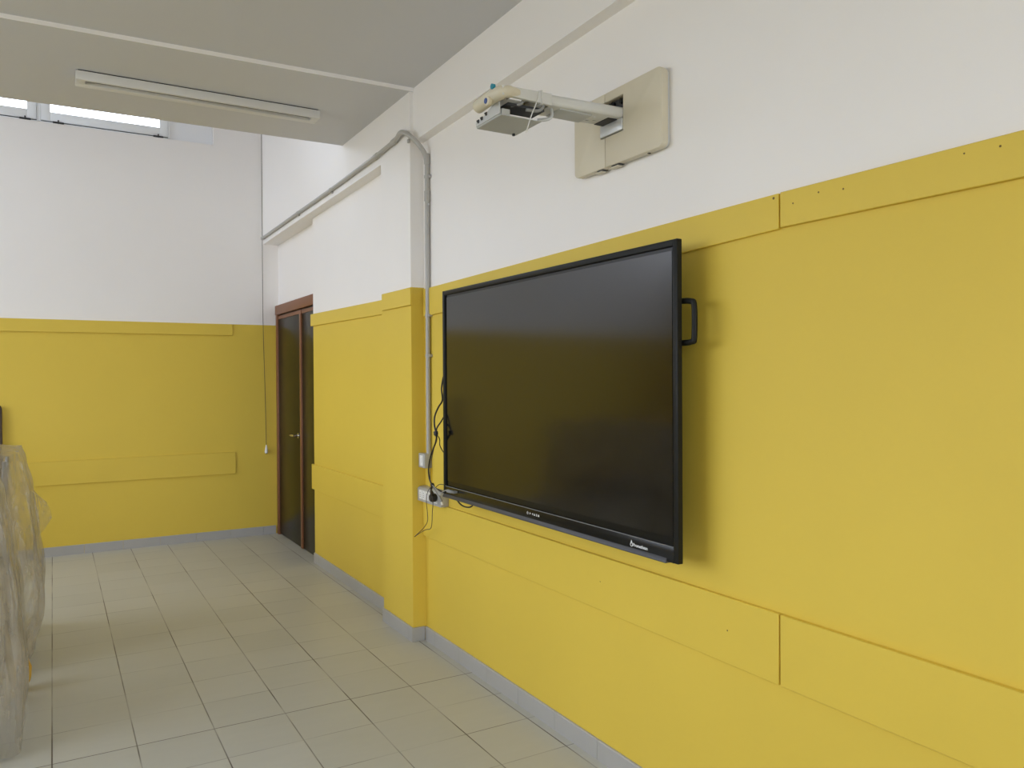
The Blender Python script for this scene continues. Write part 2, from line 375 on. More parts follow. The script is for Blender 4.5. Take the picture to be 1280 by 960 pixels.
# --- skirting tiles
def skirt(mb, axis, fixed, a, b, first, step=.3354, h=.0874, t=.012):
    """one row of tiles along axis (1: along y on x=fixed facing -x, 0: along x on y=fixed facing -y)"""
    cuts = []; k = first
    while k < b:
        if k > a: cuts.append(k)
        k += step
    e = [a] + cuts + [b]
    for i in range(len(e) - 1):
        p, q = e[i] + .0012, e[i + 1] - .0012
        if q - p < .004: continue
        if axis == 1: mb.prism([(fixed, 0), (fixed - t, 0), (fixed - t, h - .004), (fixed - t + .004, h), (fixed, h)], 1, p, q)
        else: mb.prism([(fixed, 0), (fixed - t, 0), (fixed - t, h - .004), (fixed - t + .004, h), (fixed, h)], 0, p, q)
    return mb
struct(skirt(MB(), 1, 0, -4.3, 4.572, 4.095 - .3354 * 26).build('baseboard_right', M_skirt), 'grey tile skirting under the screen wall', 'skirting')
struct(skirt(skirt(MB(), 1, -.089, 4.573, 5.09, 4.30), 0, 4.585, -.101, -.012, -3).build('baseboard_pilaster', M_skirt), 'grey tile skirting round the foot of the pilaster', 'skirting')
struct(skirt(MB(), 1, 0, 5.091, 7.035, 5.20).build('baseboard_far', M_skirt), 'grey tile skirting between the pilaster and the door', 'skirting')
struct(skirt(MB(), 0, YB, -6.2, .02, -6.15).build('baseboard_back', M_skirt), 'grey tile skirting along the end wall', 'skirting')

# --- painted wall boards (rails)
def board(name, pts, axis, a, b, label, bev=.002):
    o = MB().prism(pts, axis, a, b).build(name, M_yellow, bevel=bev, seg=1)
    return struct(o, label, 'wall board')
T = .014
b1 = board('trim_1', [(1.756, 2.136), (4.57, 2.046), (4.57, 2.221), (1.756, 2.2505)], 0, -T, 0, 'yellow upper board running behind the top of the screen')
b2 = board('trim_2', [(-4.3, 2.136), (1.750, 2.139), (1.750, 2.252), (-4.3, 2.252)], 0, -T, 0, 'yellow upper board right of the joint, with small screw holes')
b3 = board('trim_3', [(1.757, .660), (4.585, .6635), (4.585, .892), (1.757, .892)], 0, -.018, 0, 'yellow lower board below the screen, left of the dark joint')
b4 = board('trim_4', [(-4.3, .664), (1.751, .660), (1.751, .892), (-4.3, .892)], 0, -.018, 0, 'yellow lower board right of the dark joint')
board('trim_5', [(4.565, 2.118), (5.058, 2.119), (5.058, 2.231), (4.565, 2.227)], 0, -.089 - T, -.089, 'short yellow board at the top of the pilaster')
board('trim_6', [(5.10, 2.112), (7.075, 2.134), (7.075, 2.242), (5.10, 2.213)], 0, -T, 0, 'yellow upper board between pilaster and door')
board('trim_7', [(5.10, .664), (7.075, .662), (7.075, .886), (5.10, .894)], 0, -T, 0, 'yellow lower board between pilaster and door')
board('trim_8', [(-6.2, 2.110), (-.409, 2.113), (-.409, 2.230), (-6.2, 2.218)], 1, YB - T, YB, 'upper yellow board on the end wall')
board('trim_9', [(-6.2, .667), (-.390, .671), (-.390, .897), (-6.2, .885)], 1, YB - T, YB, 'lower yellow board on the end wall')
def holes(parent, pts, x=-T - .0006):
    for y, z, r in pts:
        MB().lathe([(r, 0), (r, .0012)], (x, y, z), (1, 0, 0), 10).build('screw_hole', M_hole, parent)
holes(b1, [(1.775, 2.238, .0045)])
holes(b2, [(1.698, 2.207, .0028), (1.602, 2.222, .003), (1.515, 2.214, .003), (1.158, 2.230, .0025), (1.069, 2.226, .003)])
holes(b3, [(1.98, .777, .003), (2.716, .784, .0025)], -.0186)

# --- clerestory windows in the end wall
def window(i, x0, x1):
    """outer frame x0..x1 in the recess; sash with a glass pane, hinges at the foot"""
    W = thing('window_%d' % i, ['high white window, the right one of the end wall', 'high white window at the left edge of the picture', 'high white window further left, out of the frame'][i - 1], 'window', ((x0 + x1) / 2, YB + .05, 4.08), kind='structure')
    yf, yb_ = YB + .045, YB + .10
    zs, zt = 4.076, 4.945
    f = MB(); f.box(x0, x0 + .06, yf + .045, yb_ + .02, zs, zt).box(x1 - .06, x1, yf + .045, yb_ + .02, zs, zt).box(x0 + .06, x1 - .06, yf + .045, yb_ + .02, zs, zs + .07).box(x0 + .06, x1 - .06, yf + .045, yb_ + .02, zt - .07, zt)
    f.box(x0, x0 + .016, yf, yb_, zs, zt).box(x1 - .016, x1, yf, yb_, zs, zt).box(x0, x1, yf, yb_, zs, zs + .018).box(x0, x1, yf, yb_, zt - .018, zt)
    f.build('frame', M_pvc_win, W, bevel=.002)
    a, b = x0 + .019, x1 - .019; c, d = zs + .026, zt - .022
    s = MB(); s.box(a, a + .075, yf - .012, yf + .04, c, d).box(b - .075, b, yf - .012, yf + .04, c, d).box(a + .075, b - .075, yf - .012, yf + .04, c, c + .085).box(a + .075, b - .075, yf - .012, yf + .04, d - .08, d)
    sash = s.build('sash', M_pvc_win, W, bevel=.003)
    MB().box(a + .07, b - .07, yf + .012, yf + .02, c + .08, d - .075).build('pane', M_glass, sash)
    MB().box(x0 + .018, x1 - .018, yf + .006, yf + .012, zs + .017, zs + .028).build('sash_gap_shade', M_gap, W)  # dark strip put in for the shade in the gap under the sash
    for hx in (a + .14, b - .09):
        h = MB().box(hx - .045, hx + .045, yf - .02, yf, zs + .012, zs + .024).lathe([(.006, -.02), (.006, .02)], (hx, yf - .02, zs + .02), (0, 0, 1), 10)
        h.build('hinge', M_gap, W)
window(1, -2.125, -.99); MB().box(-.99, -.583, YB + .062, YB + .0895, 4.076, 4.945).build('side_panel', mat('blue_grey_panel', (.85, .86, .88), .5), bpy.data.objects['window_1']); window(2, -3.26, -2.125); window(3, -4.40, -3.26)

# --- out-of-frame window frames on the left wall
for i, (a, b) in enumerate(LEFT_WINDOWS):
    W = thing('window_%d' % (i + 4), 'tall white window in the left wall, out of the frame', 'window', (-6.3, (a + b) / 2, LWZ[0]), 'left wall windows', 'structure')
    f = MB(); c, d = LWZ
    for p, q in ((a, a + .06), ((a + b) / 2 - .04, (a + b) / 2 + .04), (b - .06, b)): f.box(-6.38, -6.32, p, q, c, d)
    f.box(-6.38, -6.32, a + .06, b - .06, c, c + .06).box(-6.38, -6.32, a + .06, b - .06, d - .06, d)
    f.build('frame', M_pvc_win, W)

for i, (a, b) in enumerate(REAR_WINDOWS):
    W = thing('window_%d' % (i + 7), 'wide white window in the wall behind the camera, out of the frame', 'window', ((a + b) / 2, -4.4, RWZ[0]), 'rear wall windows', 'structure')
    f = MB(); c, d = RWZ
    for p, q in ((a, a + .06), ((a + b) / 2 - .04, (a + b) / 2 + .04), (b - .06, b)): f.box(p, q, -4.46, -4.40, c, d)
    f.box(a + .06, b - .06, -4.46, -4.40, c, c + .06).box(a + .06, b - .06, -4.46, -4.40, d - .06, d)
    f.build('frame', M_pvc_win, W)

# --- double door in the far corner
D = thing('door_1', 'dark double door with red-brown frame in the far corner', 'door', (.068, 7.8, 0), kind='structure')
MB().box(.024, .068, 7.04, 8.545, 2.338, 2.437).build('frame_header', M_brown, D, bevel=.004)
MB().box(.03, .068, 8.485, 8.545, 0, 2.338).build('jamb', M_brown, D, bevel=.003)
MB().box(.060, .068, 7.04, 8.485, 2.326, 2.338).build('shadow_gap', M_dark, D)
lf1 = MB().box(.046, .068, 7.645, 8.482, .012, 2.290).build('leaf', M_leaf, D, bevel=.002)
lf2 = MB().box(.050, .068, 7.04, 7.590, .012, 2.290).build('leaf', M_leaf, D, bevel=.002)
MB().box(.042, .068, 7.594, 8.484, 2.291, 2.325).build('leaf_edge', M_brown, lf1)
MB().box(.046, .068, 7.04, 7.592, 2.291, 2.325).build('leaf_edge', M_brown, lf2)
MB().box(.036, .068, 7.592, 7.643, .010, 2.290).build('meeting_strip', M_brown, D, bevel=.003)
h = MB().lathe([(.026, 0), (.026, .008), (.02, .011)], (.046, 7.72, 1.10), (-1, 0, 0), 20)
h.lathe([(.01, .008), (.01, .05)], (.046, 7.72, 1.10), (-1, 0, 0), 14)
h.tube([(-.002, 7.712, 1.10), (-.006, 7.73, 1.10), (-.008, 7.78, 1.10), (-.006, 7.845, 1.098), (-.004, 7.862, 1.097)], [.010] * 8 + [.012] * 8 + [.0075] * 20, 12)
h.build('handle', M_chrome, lf1, smooth=True)

# ================================================================== INTERACTIVE SCREEN
Y0, Y1, Z0, Z1 = 2.094, 4.020, .998, 2.148
XF = -.14
S = thing('interactive_display', 'huge black wall-mounted interactive screen with side handle', 'screen', (0, (Y0 + Y1) / 2, (Z0 + Z1) / 2))
fr = MB()
W_ = .024
zb = Z0 + .062
fr.prism([(XF, Y0), (XF + .024, Y0), (XF + .024, Y0 + W_), (XF, Y0 + W_)], 2, Z0, Z1)
fr.prism([(XF, Y1 - W_), (XF + .024, Y1 - W_), (XF + .024, Y1), (XF, Y1)], 2, Z0, Z1)
fr.box(XF, XF + .024, Y0 + W_, Y1 - W_, Z1 - W_, Z1)
frame = fr.build('frame', M_black, S, bevel=.003)
MB().box(XF + .010, XF + .024, Y0 + W_, Y1 - W_, zb - .004, Z1 - W_).build('border', M_blackgloss, S)
MB().box(XF + .0085, XF + .012, Y0 + W_ + .012, Y1 - W_ - .008, zb + .026, Z1 - W_ - .014).build('screen', M_screen, S)
bar = MB().box(XF + .001, XF + .024, Y0 + W_ - .001, Y1 - W_ + .001, Z0, zb - .004).build('control_bar', M_blackgloss, S, bevel=.001)
MB().box(XF, XF + .0035, Y0 + W_, Y1 - W_, zb - .006, zb - .0035).build('bar_glint', M_silver, S)  # grey strip painting the glint along the bar's chamfered top edge
MB().prism([(XF - .007, Z0 - .002), (XF + .0005, Z0 + .013), (XF + .02, Z0 + .013), (XF + .02, Z0 - .006), (XF - .005, Z0 - .006)], 1, Y0 + .06, Y1 - .003).build('lower_lip', M_lip, S, bevel=.001)
# rear housing, ventilated, and wall bracket
rh = MB().prism([(XF + .024, Z0 + .03), (XF + .024, Z1 - .03), (XF + .05, Z1 - .06), (-.045, Z1 - .12), (-.045, Z0 + .10), (XF + .05, Z0 + .05)], 1, Y0 + .085, Y1 - .085)
house = rh.build('rear_housing', M_black, S, bevel=.006)
br = MB().box(-.045, 0, 2.62, 2.68, 1.2, 1.95).box(-.045, 0, 3.42, 3.48, 1.2, 1.95).box(-.03, -.014, 2.55, 3.55, 1.82, 1.88)
br.build('wall_bracket', M_greymetal, S)
# side handle
def handle(sy, y):   # bent grip fixed to a lug behind the frame
    m = MB().tube([(-.098, y - .085 * sy, 1.930), (-.098, y - .03 * sy, 1.931), (-.100, y + .028 * sy, 1.926), (-.100, y + .043 * sy, 1.908), (-.100, y + .043 * sy, 1.800), (-.100, y + .030 * sy, 1.784), (-.098, y - .03 * sy, 1.781), (-.098, y - .085 * sy, 1.782)], .0105, 12, smooth=8)
    m.build('handle', M_black, S, smooth=True)
handle(-1, Y0); 
# badge: flame outline and lettering
def drop(cy, cz, r, hgt, n=28):
    P = []
    for k in range(n):
        a = 2 * math.pi * k / n
        z = -math.cos(a); wd = math.sin(a) * (1 if z < 0 else (1 - z * .75))
        P.append((cy - r * wd, cz + (z * r if z < 0 else z * hgt)))
    return P
xo = XF + .0005
lg = MB(); A = drop(2.3535, 1.0235, .0080, .0175); B_ = drop(2.3535, 1.0228, .0045, .008)
n = len(A)
lg.add([(xo, *p) for p in A] + [(xo, *p) for p in B_] + [(xo + .0015, *p) for p in A] + [(xo + .0015, *p) for p in B_],
       [(i, (i + 1) % n, n + (i + 1) % n, n + i) for i in range(n)] + [(i, (i + 1) % n, 2 * n + (i + 1) % n, 2 * n + i) for i in range(n)])
lg.build('emblem', M_mark, bar)
ft = bpy.data.curves.new('lettering', 'FONT'); ft.body = 'Promethean'; ft.size = .0172; ft.extrude = .0003; ft.offset = .0003; ft.align_x = 'LEFT'
ft.space_character = 1.0
tmp = bpy.data.objects.new('lettering', ft)
me = bpy.data.meshes.new_from_object(tmp); bpy.data.objects.remove(tmp)
lt_v = [(xo - .0001 - v.co.z, 2.3440 - v.co.x, 1.0185 + v.co.y) for v in me.vertices]
MB().add(lt_v, [tuple(p.vertices) for p in me.polygons]).build('lettering', M_mark, bar)
# control icons
ic = [3.112, 3.088, 3.070, 3.052, 3.034, 3.016]
for k, y in enumerate(ic):
    mb = MB()
    if k == 0:
        for j in range(10):
            a0, a1 = [math.radians(120 + 300 * (j + q) / 10) for q in (0, 1)]
            pts = [(y - r * math.cos(a), 1.033 + r * math.sin(a)) for r, a in ((.0045, a0), (.0062, a0), (.0062, a1), (.0045, a1))]
            mb.prism(pts, 0, xo, xo + .001)
        mb.box(xo, xo + .001, y - .0008, y + .0008, 1.034, 1.041)
    elif k in (1, 2):
        sg = 1 if k == 1 else -1
        mb.prism([(y + .005 * sg, 1.0285), (y + .005 * sg, 1.0385), (y - .004 * sg, 1.0335)], 0, xo, xo + .001)
    elif k == 3:
        mb.prism([(y - .0055, 1.0285), (y + .0055, 1.0285), (y, 1.039)], 0, xo, xo + .001)
    elif k == 4:
        for j in range(3): mb.box(xo, xo + .001, y - .005, y + .005, 1.028 + j * .004, 1.0302 + j * .004)
    else:
        mb.prism([(y - .005, 1.028), (y + .005, 1.028), (y + .005, 1.034), (y, 1.039), (y - .005, 1.034)], 0, xo, xo + .001)
    mb.build('icon', M_mark, bar)

# ================================================================== PROJECTOR WALL MOUNT
PM = thing('projector_mount', 'cream wall plate with empty grey projector arm above the screen', 'projector mount', (0, 2.58, 2.68))
def ring_plate(y0, y1, z0, z1, hy0, hy1, hz0, hz1, xa, xb):
    """plate with a rectangular opening, one mesh"""
    O = rounded_rect(y0, y1, z0, z1, .028); n = len(O)
    m = MB()
    m.box(xa, xb, y0 + .028, y1 - .028, z0, hz0).box(xa, xb, y0 + .028, y1 - .028, hz1, z1)
    m.box(xa, xb, y0 + .028, hy0, hz0, hz1).box(xa, xb, hy1, y1 - .028, hz0, hz1)
    return m
py0, py1, pz0, pz1 = 2.279, 2.852, 2.532, 2.838
oy0, oy1, oz0, oz1 = 2.512, 2.662, 2.655, 2.800
def plate_outline(m, x_front, x_back, seam, side):
    # left (far) and right (near) half shells meeting at a seam, cut around the opening
    full = rounded_rect(py0, py1, pz0, pz1, .024)
    if side == 'near':   # y < seam
        pts = [p for p in full if p[0] <= py1 - .03]
        poly = [(seam, pz1), (py0 + .024, pz1)] + [p for p in full if p[0] < py0 + .0239] + [(py0 + .024, pz0), (seam, pz0), (seam, oz0), (oy0, oz0), (oy0, oz1), (seam, oz1)]
    else:
        poly = [(seam, pz0), (py1 - .024, pz0)] + [p for p in full if p[0] > py1 - .0239 and p[1] < (pz0 + pz1) / 2] + [p for p in full if p[0] > py1 - .0239 and p[1] > (pz0 + pz1) / 2] + [(py1 - .024, pz1), (seam, pz1), (seam, oz1), (oy1, oz1), (oy1, oz0), (seam, oz0)]
    return m.prism(poly, 0, x_front, x_back)
seam = 2.632
pn = plate_outline(MB(), -.046, -.012, seam - .0008, 'near').build('cover_plate', M_cream, PM, bevel=.004)
pf = plate_outline(MB(), -.046, -.012, seam + .0008, 'far').build('cover_plate', M_cream, PM, bevel=.004)
MB().prism(rounded_rect(py0 + .006, py1 - .006, pz0 + .006, pz1 - .006, .022), 0, -.013, 0).build('back_plate', M_metal, PM)
MB().box(-.020, -.012, oy0 - .004, oy1 + .004, oz0 - .004, oz1 + .004).build('dark_opening', M_dark, PM)
MB().box(-.050, -.020, oy0 + .002, oy1 - .002, oz0 + .004, oz0 + .052).build('bracket_plate', M_metal, PM, bevel=.003)
for k, y in enumerate((2.545, 2.60)):
    MB().lathe([(.011, 0), (.011, .012), (.006, .014)], (-.02, y, 2.785), (-1, 0, 0), 14).build('adjuster_knob', M_black, PM, smooth=True)
for y, wd in ((2.545, .05), (2.655, .04)):
    MB().box(-.040, -.012, y, y + wd, pz0 - .003, pz0 + .001).build('clip_slot', M_dark, PM)
    MB().box(-.036, -.010, y + .012, y + wd + .022, pz0 - .008, pz0 - .003).build('clip_tab', M_cream, PM, bevel=.0015)
MB().box(-.03, -.02, 2.37, 2.38, pz0 - .003, pz0 + .001).build('clip_slot', M_dark, PM)
# the arm: a hollow beam drooping slightly as it leaves the wall
arm_x = [-.03, -.16, -.34, -.47, -.60]
a = MB()
def arm_section(x, z_drop, zbm):
    y0, y1 = 2.514, 2.650; zt = 2.752 - z_drop
    return [(x, y0 + .010, zt), (x, y0, zt - .012), (x, y0, zbm + .008), (x, y0 + .006, zbm), (x, y1 - .006, zbm), (x, y1, zbm + .008), (x, y1, zt - .012), (x, y1 - .010, zt)]
secs = [arm_section(-.022, 0, 2.716), arm_section(-.045, .001, 2.708), arm_section(-.385, .010, 2.700)]
vs = [p for s_ in secs for p in s_]; n = 8; fs = [tuple(range(n)), tuple((len(secs) - 1) * n + k for k in range(n))]
for i in range(len(secs) - 1):
    for k in range(n): fs.append((i * n + k, i * n + (k + 1) % n, (i + 1) * n + (k + 1) % n, (i + 1) * n + k))
a.add(vs, fs)
# open outer end: two side rails, top skin
a.prism([(-.385, 2.697), (-.385, 2.742), (-.60, 2.738), (-.60, 2.703)], 1, 2.514, 2.530)
a.prism([(-.385, 2.697), (-.385, 2.742), (-.60, 2.738), (-.60, 2.703)], 1, 2.634, 2.650)
a.prism([(-.385, 2.734), (-.385, 2.742), (-.45, 2.740), (-.45, 2.732)], 1, 2.53, 2.634)
a.prism([(-.53, 2.733), (-.53, 2.740), (-.60, 2.738), (-.60, 2.731)], 1, 2.53, 2.634)
arm = a.build('arm', M_armgrey, PM, bevel=.0015, seg=1)
MB().box(-.335, -.180, 2.535, 2.632, 2.6965, 2.7035).build('access_cover', M_underplate, arm, bevel=.0015)
MB().box(-.095, -.050, 2.545, 2.640, 2.7045, 2.7085).build('cable_slot', M_dark, arm)
for q in ((-.15, 2.56), (-.15, 2.615), (-.125, 2.60)):
    MB().lathe([(.006, 0), (.006, .004)], (q[0], q[1], 2.7065), (0, 0, -1), 12).build('screw', M_screw, arm)
MB().lathe([(.004, 0), (.004, .01)], (-.19, 2.53, 2.741), (0, 0, 1), 10).build('screw', M_screw, arm)
# rounded cross-head at the end with capped bosses
ch = MB().tube([(-.530, 2.530, 2.722), (-.565, 2.522, 2.720), (-.590, 2.535, 2.718), (-.600, 2.58, 2.716), (-.603, 2.65, 2.713), (-.604, 2.685, 2.711), (-.604, 2.700, 2.710), (-.604, 2.708, 2.710)], [.019] * 6 + [.022] * 6 + [.0255] * 24 + [.024, .021, .018, .015, .011, .006, .006], 18, smooth=6)
head = ch.build('end_head', M_cream, PM, smooth=True)
MB().lathe([(.017, 0), (.017, .014), (.013, .017)], (-.615, 2.585, 2.694), (-1, 0, 0), 18).build('boss', M_cream, head, smooth=True)
MB().lathe([(.0105, 0), (.0105, .003)], (-.632, 2.585, 2.694), (-1, 0, 0), 18).build('blue_cap', M_blue, head)
MB().lathe([(.010, 0), (.010, .012)], (-.610, 2.560, 2.742), (-1, 0, 0), 18).build('teal_cap', M_teal, head)
# hanging fixing tray
tr = MB().box(-.580, -.405, 2.558, 2.752, 2.643, 2.6465)
tr.prism([(2.57, 2.644), (2.752, 2.644), (2.752, 2.662), (2.70, 2.664), (2.60, 2.690), (2.57, 2.690)], 0, -.583, -.579)
tr.prism([(2.558, 2.646), (2.60, 2.646), (2.60, 2.668), (2.558, 2.668)], 0, -.579, -.545)
tray = tr.build('fixing_tray', M_underplate, PM)
MB().prism([(2.562, 2.650), (2.752, 2.650), (2.752, 2.668), (2.70, 2.670), (2.62, 2.694), (2.562, 2.694)], 0, -.587, -.5835).build('white_flange', M_metal, tray)
for y, z in ((2.73, 2.660), (2.70, 2.663), (2.665, 2.671)):
    MB().lathe([(.006, 0), (.006, .012)], (-.585, y, z), (-.6, 0, 1), 10).build('bolt', M_dark, tray)
MB().lathe([(.006, 0), (.006, .008)], (-.425, 2.735, 2.643), (0, 0, -1), 12).build('bolt', M_dark, tray)
MB().box(-.56, -.40, 2.545, 2.635, 2.680, 2.690).build('cavity_shade', M_dark, PM)  # dark slab painting the shade of the cavity between arm and tray
# bent metal links and loose grey cables in the open end
MB().tube([(-.42, 2.58, 2.700), (-.395, 2.57, 2.716), (-.372, 2.56, 2.716), (-.362, 2.555, 2.700), (-.362, 2.552, 2.672), (-.375, 2.56, 2.660), (-.41, 2.58, 2.655)], .007, 8).build('bent_bracket', M_metal, PM, smooth=True)
MB().tube([(-.56, 2.56, 2.708), (-.535, 2.545, 2.722), (-.505, 2.54, 2.720), (-.498, 2.54, 2.704), (-.51, 2.545, 2.690), (-.54, 2.56, 2.684)], .006, 8).build('loose_cable', M_greycable, PM, smooth=True)
MB().tube([(-.50, 2.55, 2.718), (-.46, 2.535, 2.712), (-.425, 2.53, 2.708), (-.415, 2.532, 2.690), (-.435, 2.54, 2.676), (-.48, 2.55, 2.676)], .0065, 8).build('loose_cable', M_greycable, PM, smooth=True)
ztm = MB().tube([(-.445, 2.509, 2.741), (-.46, 2.507, 2.690), (-.482, 2.508, 2.640), (-.503, 2.51, 2.575)], .0022, 6)
ztm.build('cable_tie', M_armgrey, PM)
ztr = MB().prism([(-.432, 2.693), (-.426, 2.693), (-.428, 2.746), (-.434, 2.746)], 1, 2.511, 2.653)
ztr.build('cable_tie', M_armgrey, PM)

# ================================================================== CONDUIT, BOXES
CD = thing('conduit_pipe', 'grey plastic conduit running along the beam and down beside the screen', 'conduit', (-.02, 4.49, 1.19))
pipe = MB().tube([(-.106, 8.510, 3.1465), (-.106, 7.1, 3.158), (-.106, 6.1, 3.165), (-.106, 5.1, 3.184), (-.106, 4.80, 3.198)], .0155, 14, smooth=0)
p1 = pipe.build('pipe', M_conduit, CD, smooth=True)
p2 = MB().tube([(-.017, 4.492, 1.186), (-.017, 4.490, 2.0), (-.017, 4.488, 2.9), (-.017, 4.488, 3.02)], .0145, 14, smooth=0).build('pipe', M_conduit, CD, smooth=True)
bd = MB().tube([(-.107, 4.82, 3.196), (-.112, 4.74, 3.202), (-.126, 4.66, 3.208), (-.132, 4.59, 3.196), (-.116, 4.535, 3.166), (-.075, 4.505, 3.116), (-.035, 4.490, 3.058), (-.018, 4.488, 3.0)], .0155, 14, smooth=8)
bd.build('elbow', M_conduit, CD, smooth=True)
for (x, y, z), d in (((-.106, 5.13, 3.183), (0, 1, -.05)), ((-.107, 4.80, 3.198), (0, 1, -.06)), ((-.017, 4.488, 2.79), (0, 0, 1)), ((-.017, 4.488, 3.02), (0, 0, 1)), ((-.106, 8.487, 3.1465), (0, 1, 0))):
    MB().lathe([(.0178, -.032), (.0188, -.028), (.0188, .028), (.0178, .032)], (x, y, z), d, 16).build('coupling', M_conduit, CD, smooth=True)
def clip(x, y, z, vertical):
    m = MB()
    if vertical:
        m.box(-.022, -.0, y - .030, y - .012, z - .008, z + .008).lathe([(.0178, -.008), (.0178, .008)], (x, y, z), (0, 0, 1), 14)
    else:
        m.box(-.104, -.089, y - .008, y + .008, z - .026, z - .012).lathe([(.0178, -.008), (.0178, .008)], (x, y, z), (0, 1, 0), 14)
    m.build('clip', M_conduit, CD, smooth=True)
for y, z in ((6.15, 3.1645), (7.12, 3.158)): clip(-.106, y, z, False)
for z in (2.91, 2.05, 1.80): clip(-.017, 4.489, z, True)
MB().lathe([(.006, 0), (.006, .006), (.002, .008)], (-.017, 4.462, 2.735), (-1, 0, 0), 10).build('clip_screw', M_screw, CD)
sb = MB().box(-.112, -.098, 4.555, 4.575, 3.128, 3.150)
sb.build('saddle', M_conduit, CD)

JB = thing('switch_box', 'small square grey switch box at the foot of the vertical conduit', 'electrical box', (0, 4.52, 1.145))
MB().box(-.052, 0, 4.478, 4.570, 1.100, 1.190).build('body', M_box, JB, bevel=.005)
MB().box(-.0545, -.050, 4.502, 4.548, 1.112, 1.178).build('switch_plate', M_socket, JB, bevel=.002)
MB().box(-.058, -.054, 4.516, 4.536, 1.130, 1.162).build('rocker', M_socket, JB, bevel=.001)

SB = thing('socket_box', 'long grey wall box of white sockets beside the screen corner', 'electrical box', (0, 4.4, .94))
MB().prism([(0, .890), (-.056, .890), (-.056, .968), (-.045, .978), (0, .984)], 1, 4.242, 4.582).build('body', M_box, SB, bevel=.004)
for y in (4.555, 4.505, 4.455, 4.405, 4.330):
    m = MB().box(-.059, -.054, y - .046, y - .003, .906, .962)
    sk = m.build('socket', M_socket, SB, bevel=.0015)
    d = MB()
    for zz in (.922, .934, .946): d.lathe([(.0028, 0), (.0028, .0015)], (-.0592, y - .0245, zz), (-1, 0, 0), 8)
    d.build('pin_holes', M_dark, sk)
MB().lathe([(.004, 0), (.004, .002)], (-.03, 4.42, .982), (0, 0, 1), 10).build('screw', M_dark, SB)
MB().box(-.016, 0, 4.478, 4.50, .984, 1.100).build('riser', M_yellow, SB)

# ================================================================== CABLES
PC = thing('power_cable', 'thick black power cable looping from screen edge to plug', 'cable', (-.12, 4.15, 1.03))
MB().tube([(-.06, 4.0, 1.78), (-.085, 4.055, 1.70), (-.09, 4.105, 1.681), (-.10, 4.12, 1.603), (-.11, 4.090, 1.534), (-.14, 4.08, 1.494), (-.17, 4.063, 1.446), (-.178, 4.053, 1.397), (-.178, 4.032, 1.353), (-.165, 4.056, 1.31), (-.15, 4.127, 1.258), (-.14, 4.194, 1.197), (-.13, 4.243, 1.121), (-.125, 4.241, 1.065), (-.125, 4.197, 1.032), (-.122, 4.131, 1.015), (-.09, 4.06, 1.00), (-.07, 3.98, 1.02)], .0048, 10).build('cable', M_cableblack, PC, smooth=True)
MB().tube([(-.08, 4.06, 1.47), (-.10, 4.085, 1.442), (-.14, 4.043, 1.415), (-.17, 4.035, 1.381), (-.178, 4.032, 1.353)], .0042, 8).build('branch', M_cableblack, PC, smooth=True)
MB().tube([(-.178, 4.034, 1.352), (-.15, 4.045, 1.314), (-.12, 4.105, 1.272), (-.09, 4.105, 1.224), (-.07, 4.03, 1.19)], .0028, 8).build('branch', M_cableblack, PC, smooth=True)
m = MB().lathe([(.006, -.012), (.0125, -.010), (.013, .01), (.007, .012)], (-.178, 4.034, 1.350), (0, .3, 1), 12).box(-.186, -.182, 4.02, 4.032, 1.334, 1.352)
m.build('cable_tie', M_cableblack, PC, smooth=True)
MB().lathe([(.006, -.010), (.011, -.008), (.011, .008), (.006, .010)], (-.125, 4.20, 1.034), (0, .7, .6), 12).build('cable_tie', M_cableblack, PC, smooth=True)
MB().tube([(-.125, 4.20, 1.032), (-.122, 4.222, 1.012), (-.115, 4.245, 1.0), (-.104, 4.264, .988)], .0055, 10).build('cable', M_cableblack, PC, smooth=True)
pg = MB().lathe([(.022, 0), (.0255, .006), (.0255, .028), (.021, .036), (.014, .038)], (-.060, 4.298, .944), (-1, .0, 0), 22)
pg.tube([(-.086, 4.294, .955), (-.094, 4.278, .975), (-.105, 4.262, .990)], [.012, .011, .008], 12, smooth=0)
pg.build('plug', M_cableblack, PC, smooth=True)

t = MB().tube([(-.17, 4.045, 1.329), (-.15, 4.127, 1.249), (-.137, 4.198, 1.15), (-.128, 4.224, 1.06), (-.125, 4.20, 1.035)], .0022, 8).build('thin_cable', M_cablebrown, smooth=True)
tag(t, 'thin dark cable running straight down beside the thick black one', 'cable')
t = MB().tube([(-.125, 4.20, 1.03), (-.115, 4.29, .985), (-.10, 4.345, .92), (-.095, 4.345, .86), (-.095, 4.342, .80), (-.098, 4.39, .752), (-.10, 4.46, .710), (-.10, 4.53, .672)], .0022, 8)
t.tube([(-.10, 4.53, .672), (-.10, 4.45, .708), (-.10, 4.36, .744), (-.10, 4.29, .762), (-.10, 4.268, .80), (-.10, 4.262, .86), (-.10, 4.252, .92), (-.115, 4.24, .99), (-.125, 4.205, 1.03)], .0022, 8)
tag(t.build('loop_cable', M_cablebrown, smooth=True), 'thin dark cable loop hanging below the socket box to a tapered tip', 'cable')
HC = thing('data_cable', 'grey cable with a plug at the lower left corner of the screen', 'cable', (-.16, 3.9, 1.04))
MB().tube([(-.127, 4.197, 1.036), (-.14, 4.12, 1.022), (-.152, 4.034, 1.014), (-.158, 3.985, 1.026), (-.160, 3.95, 1.037), (-.160, 3.925, 1.038)], .0034, 8).build('cable', M_greycable, HC, smooth=True)
MB().box(-.167, -.152, 3.872, 3.928, 1.030, 1.046).build('connector', M_greycable, HC, bevel=.003)
MB().box(-.164, -.1395, 3.842, 3.873, 1.032, 1.044).build('connector_tip', M_silver, HC, bevel=.001)
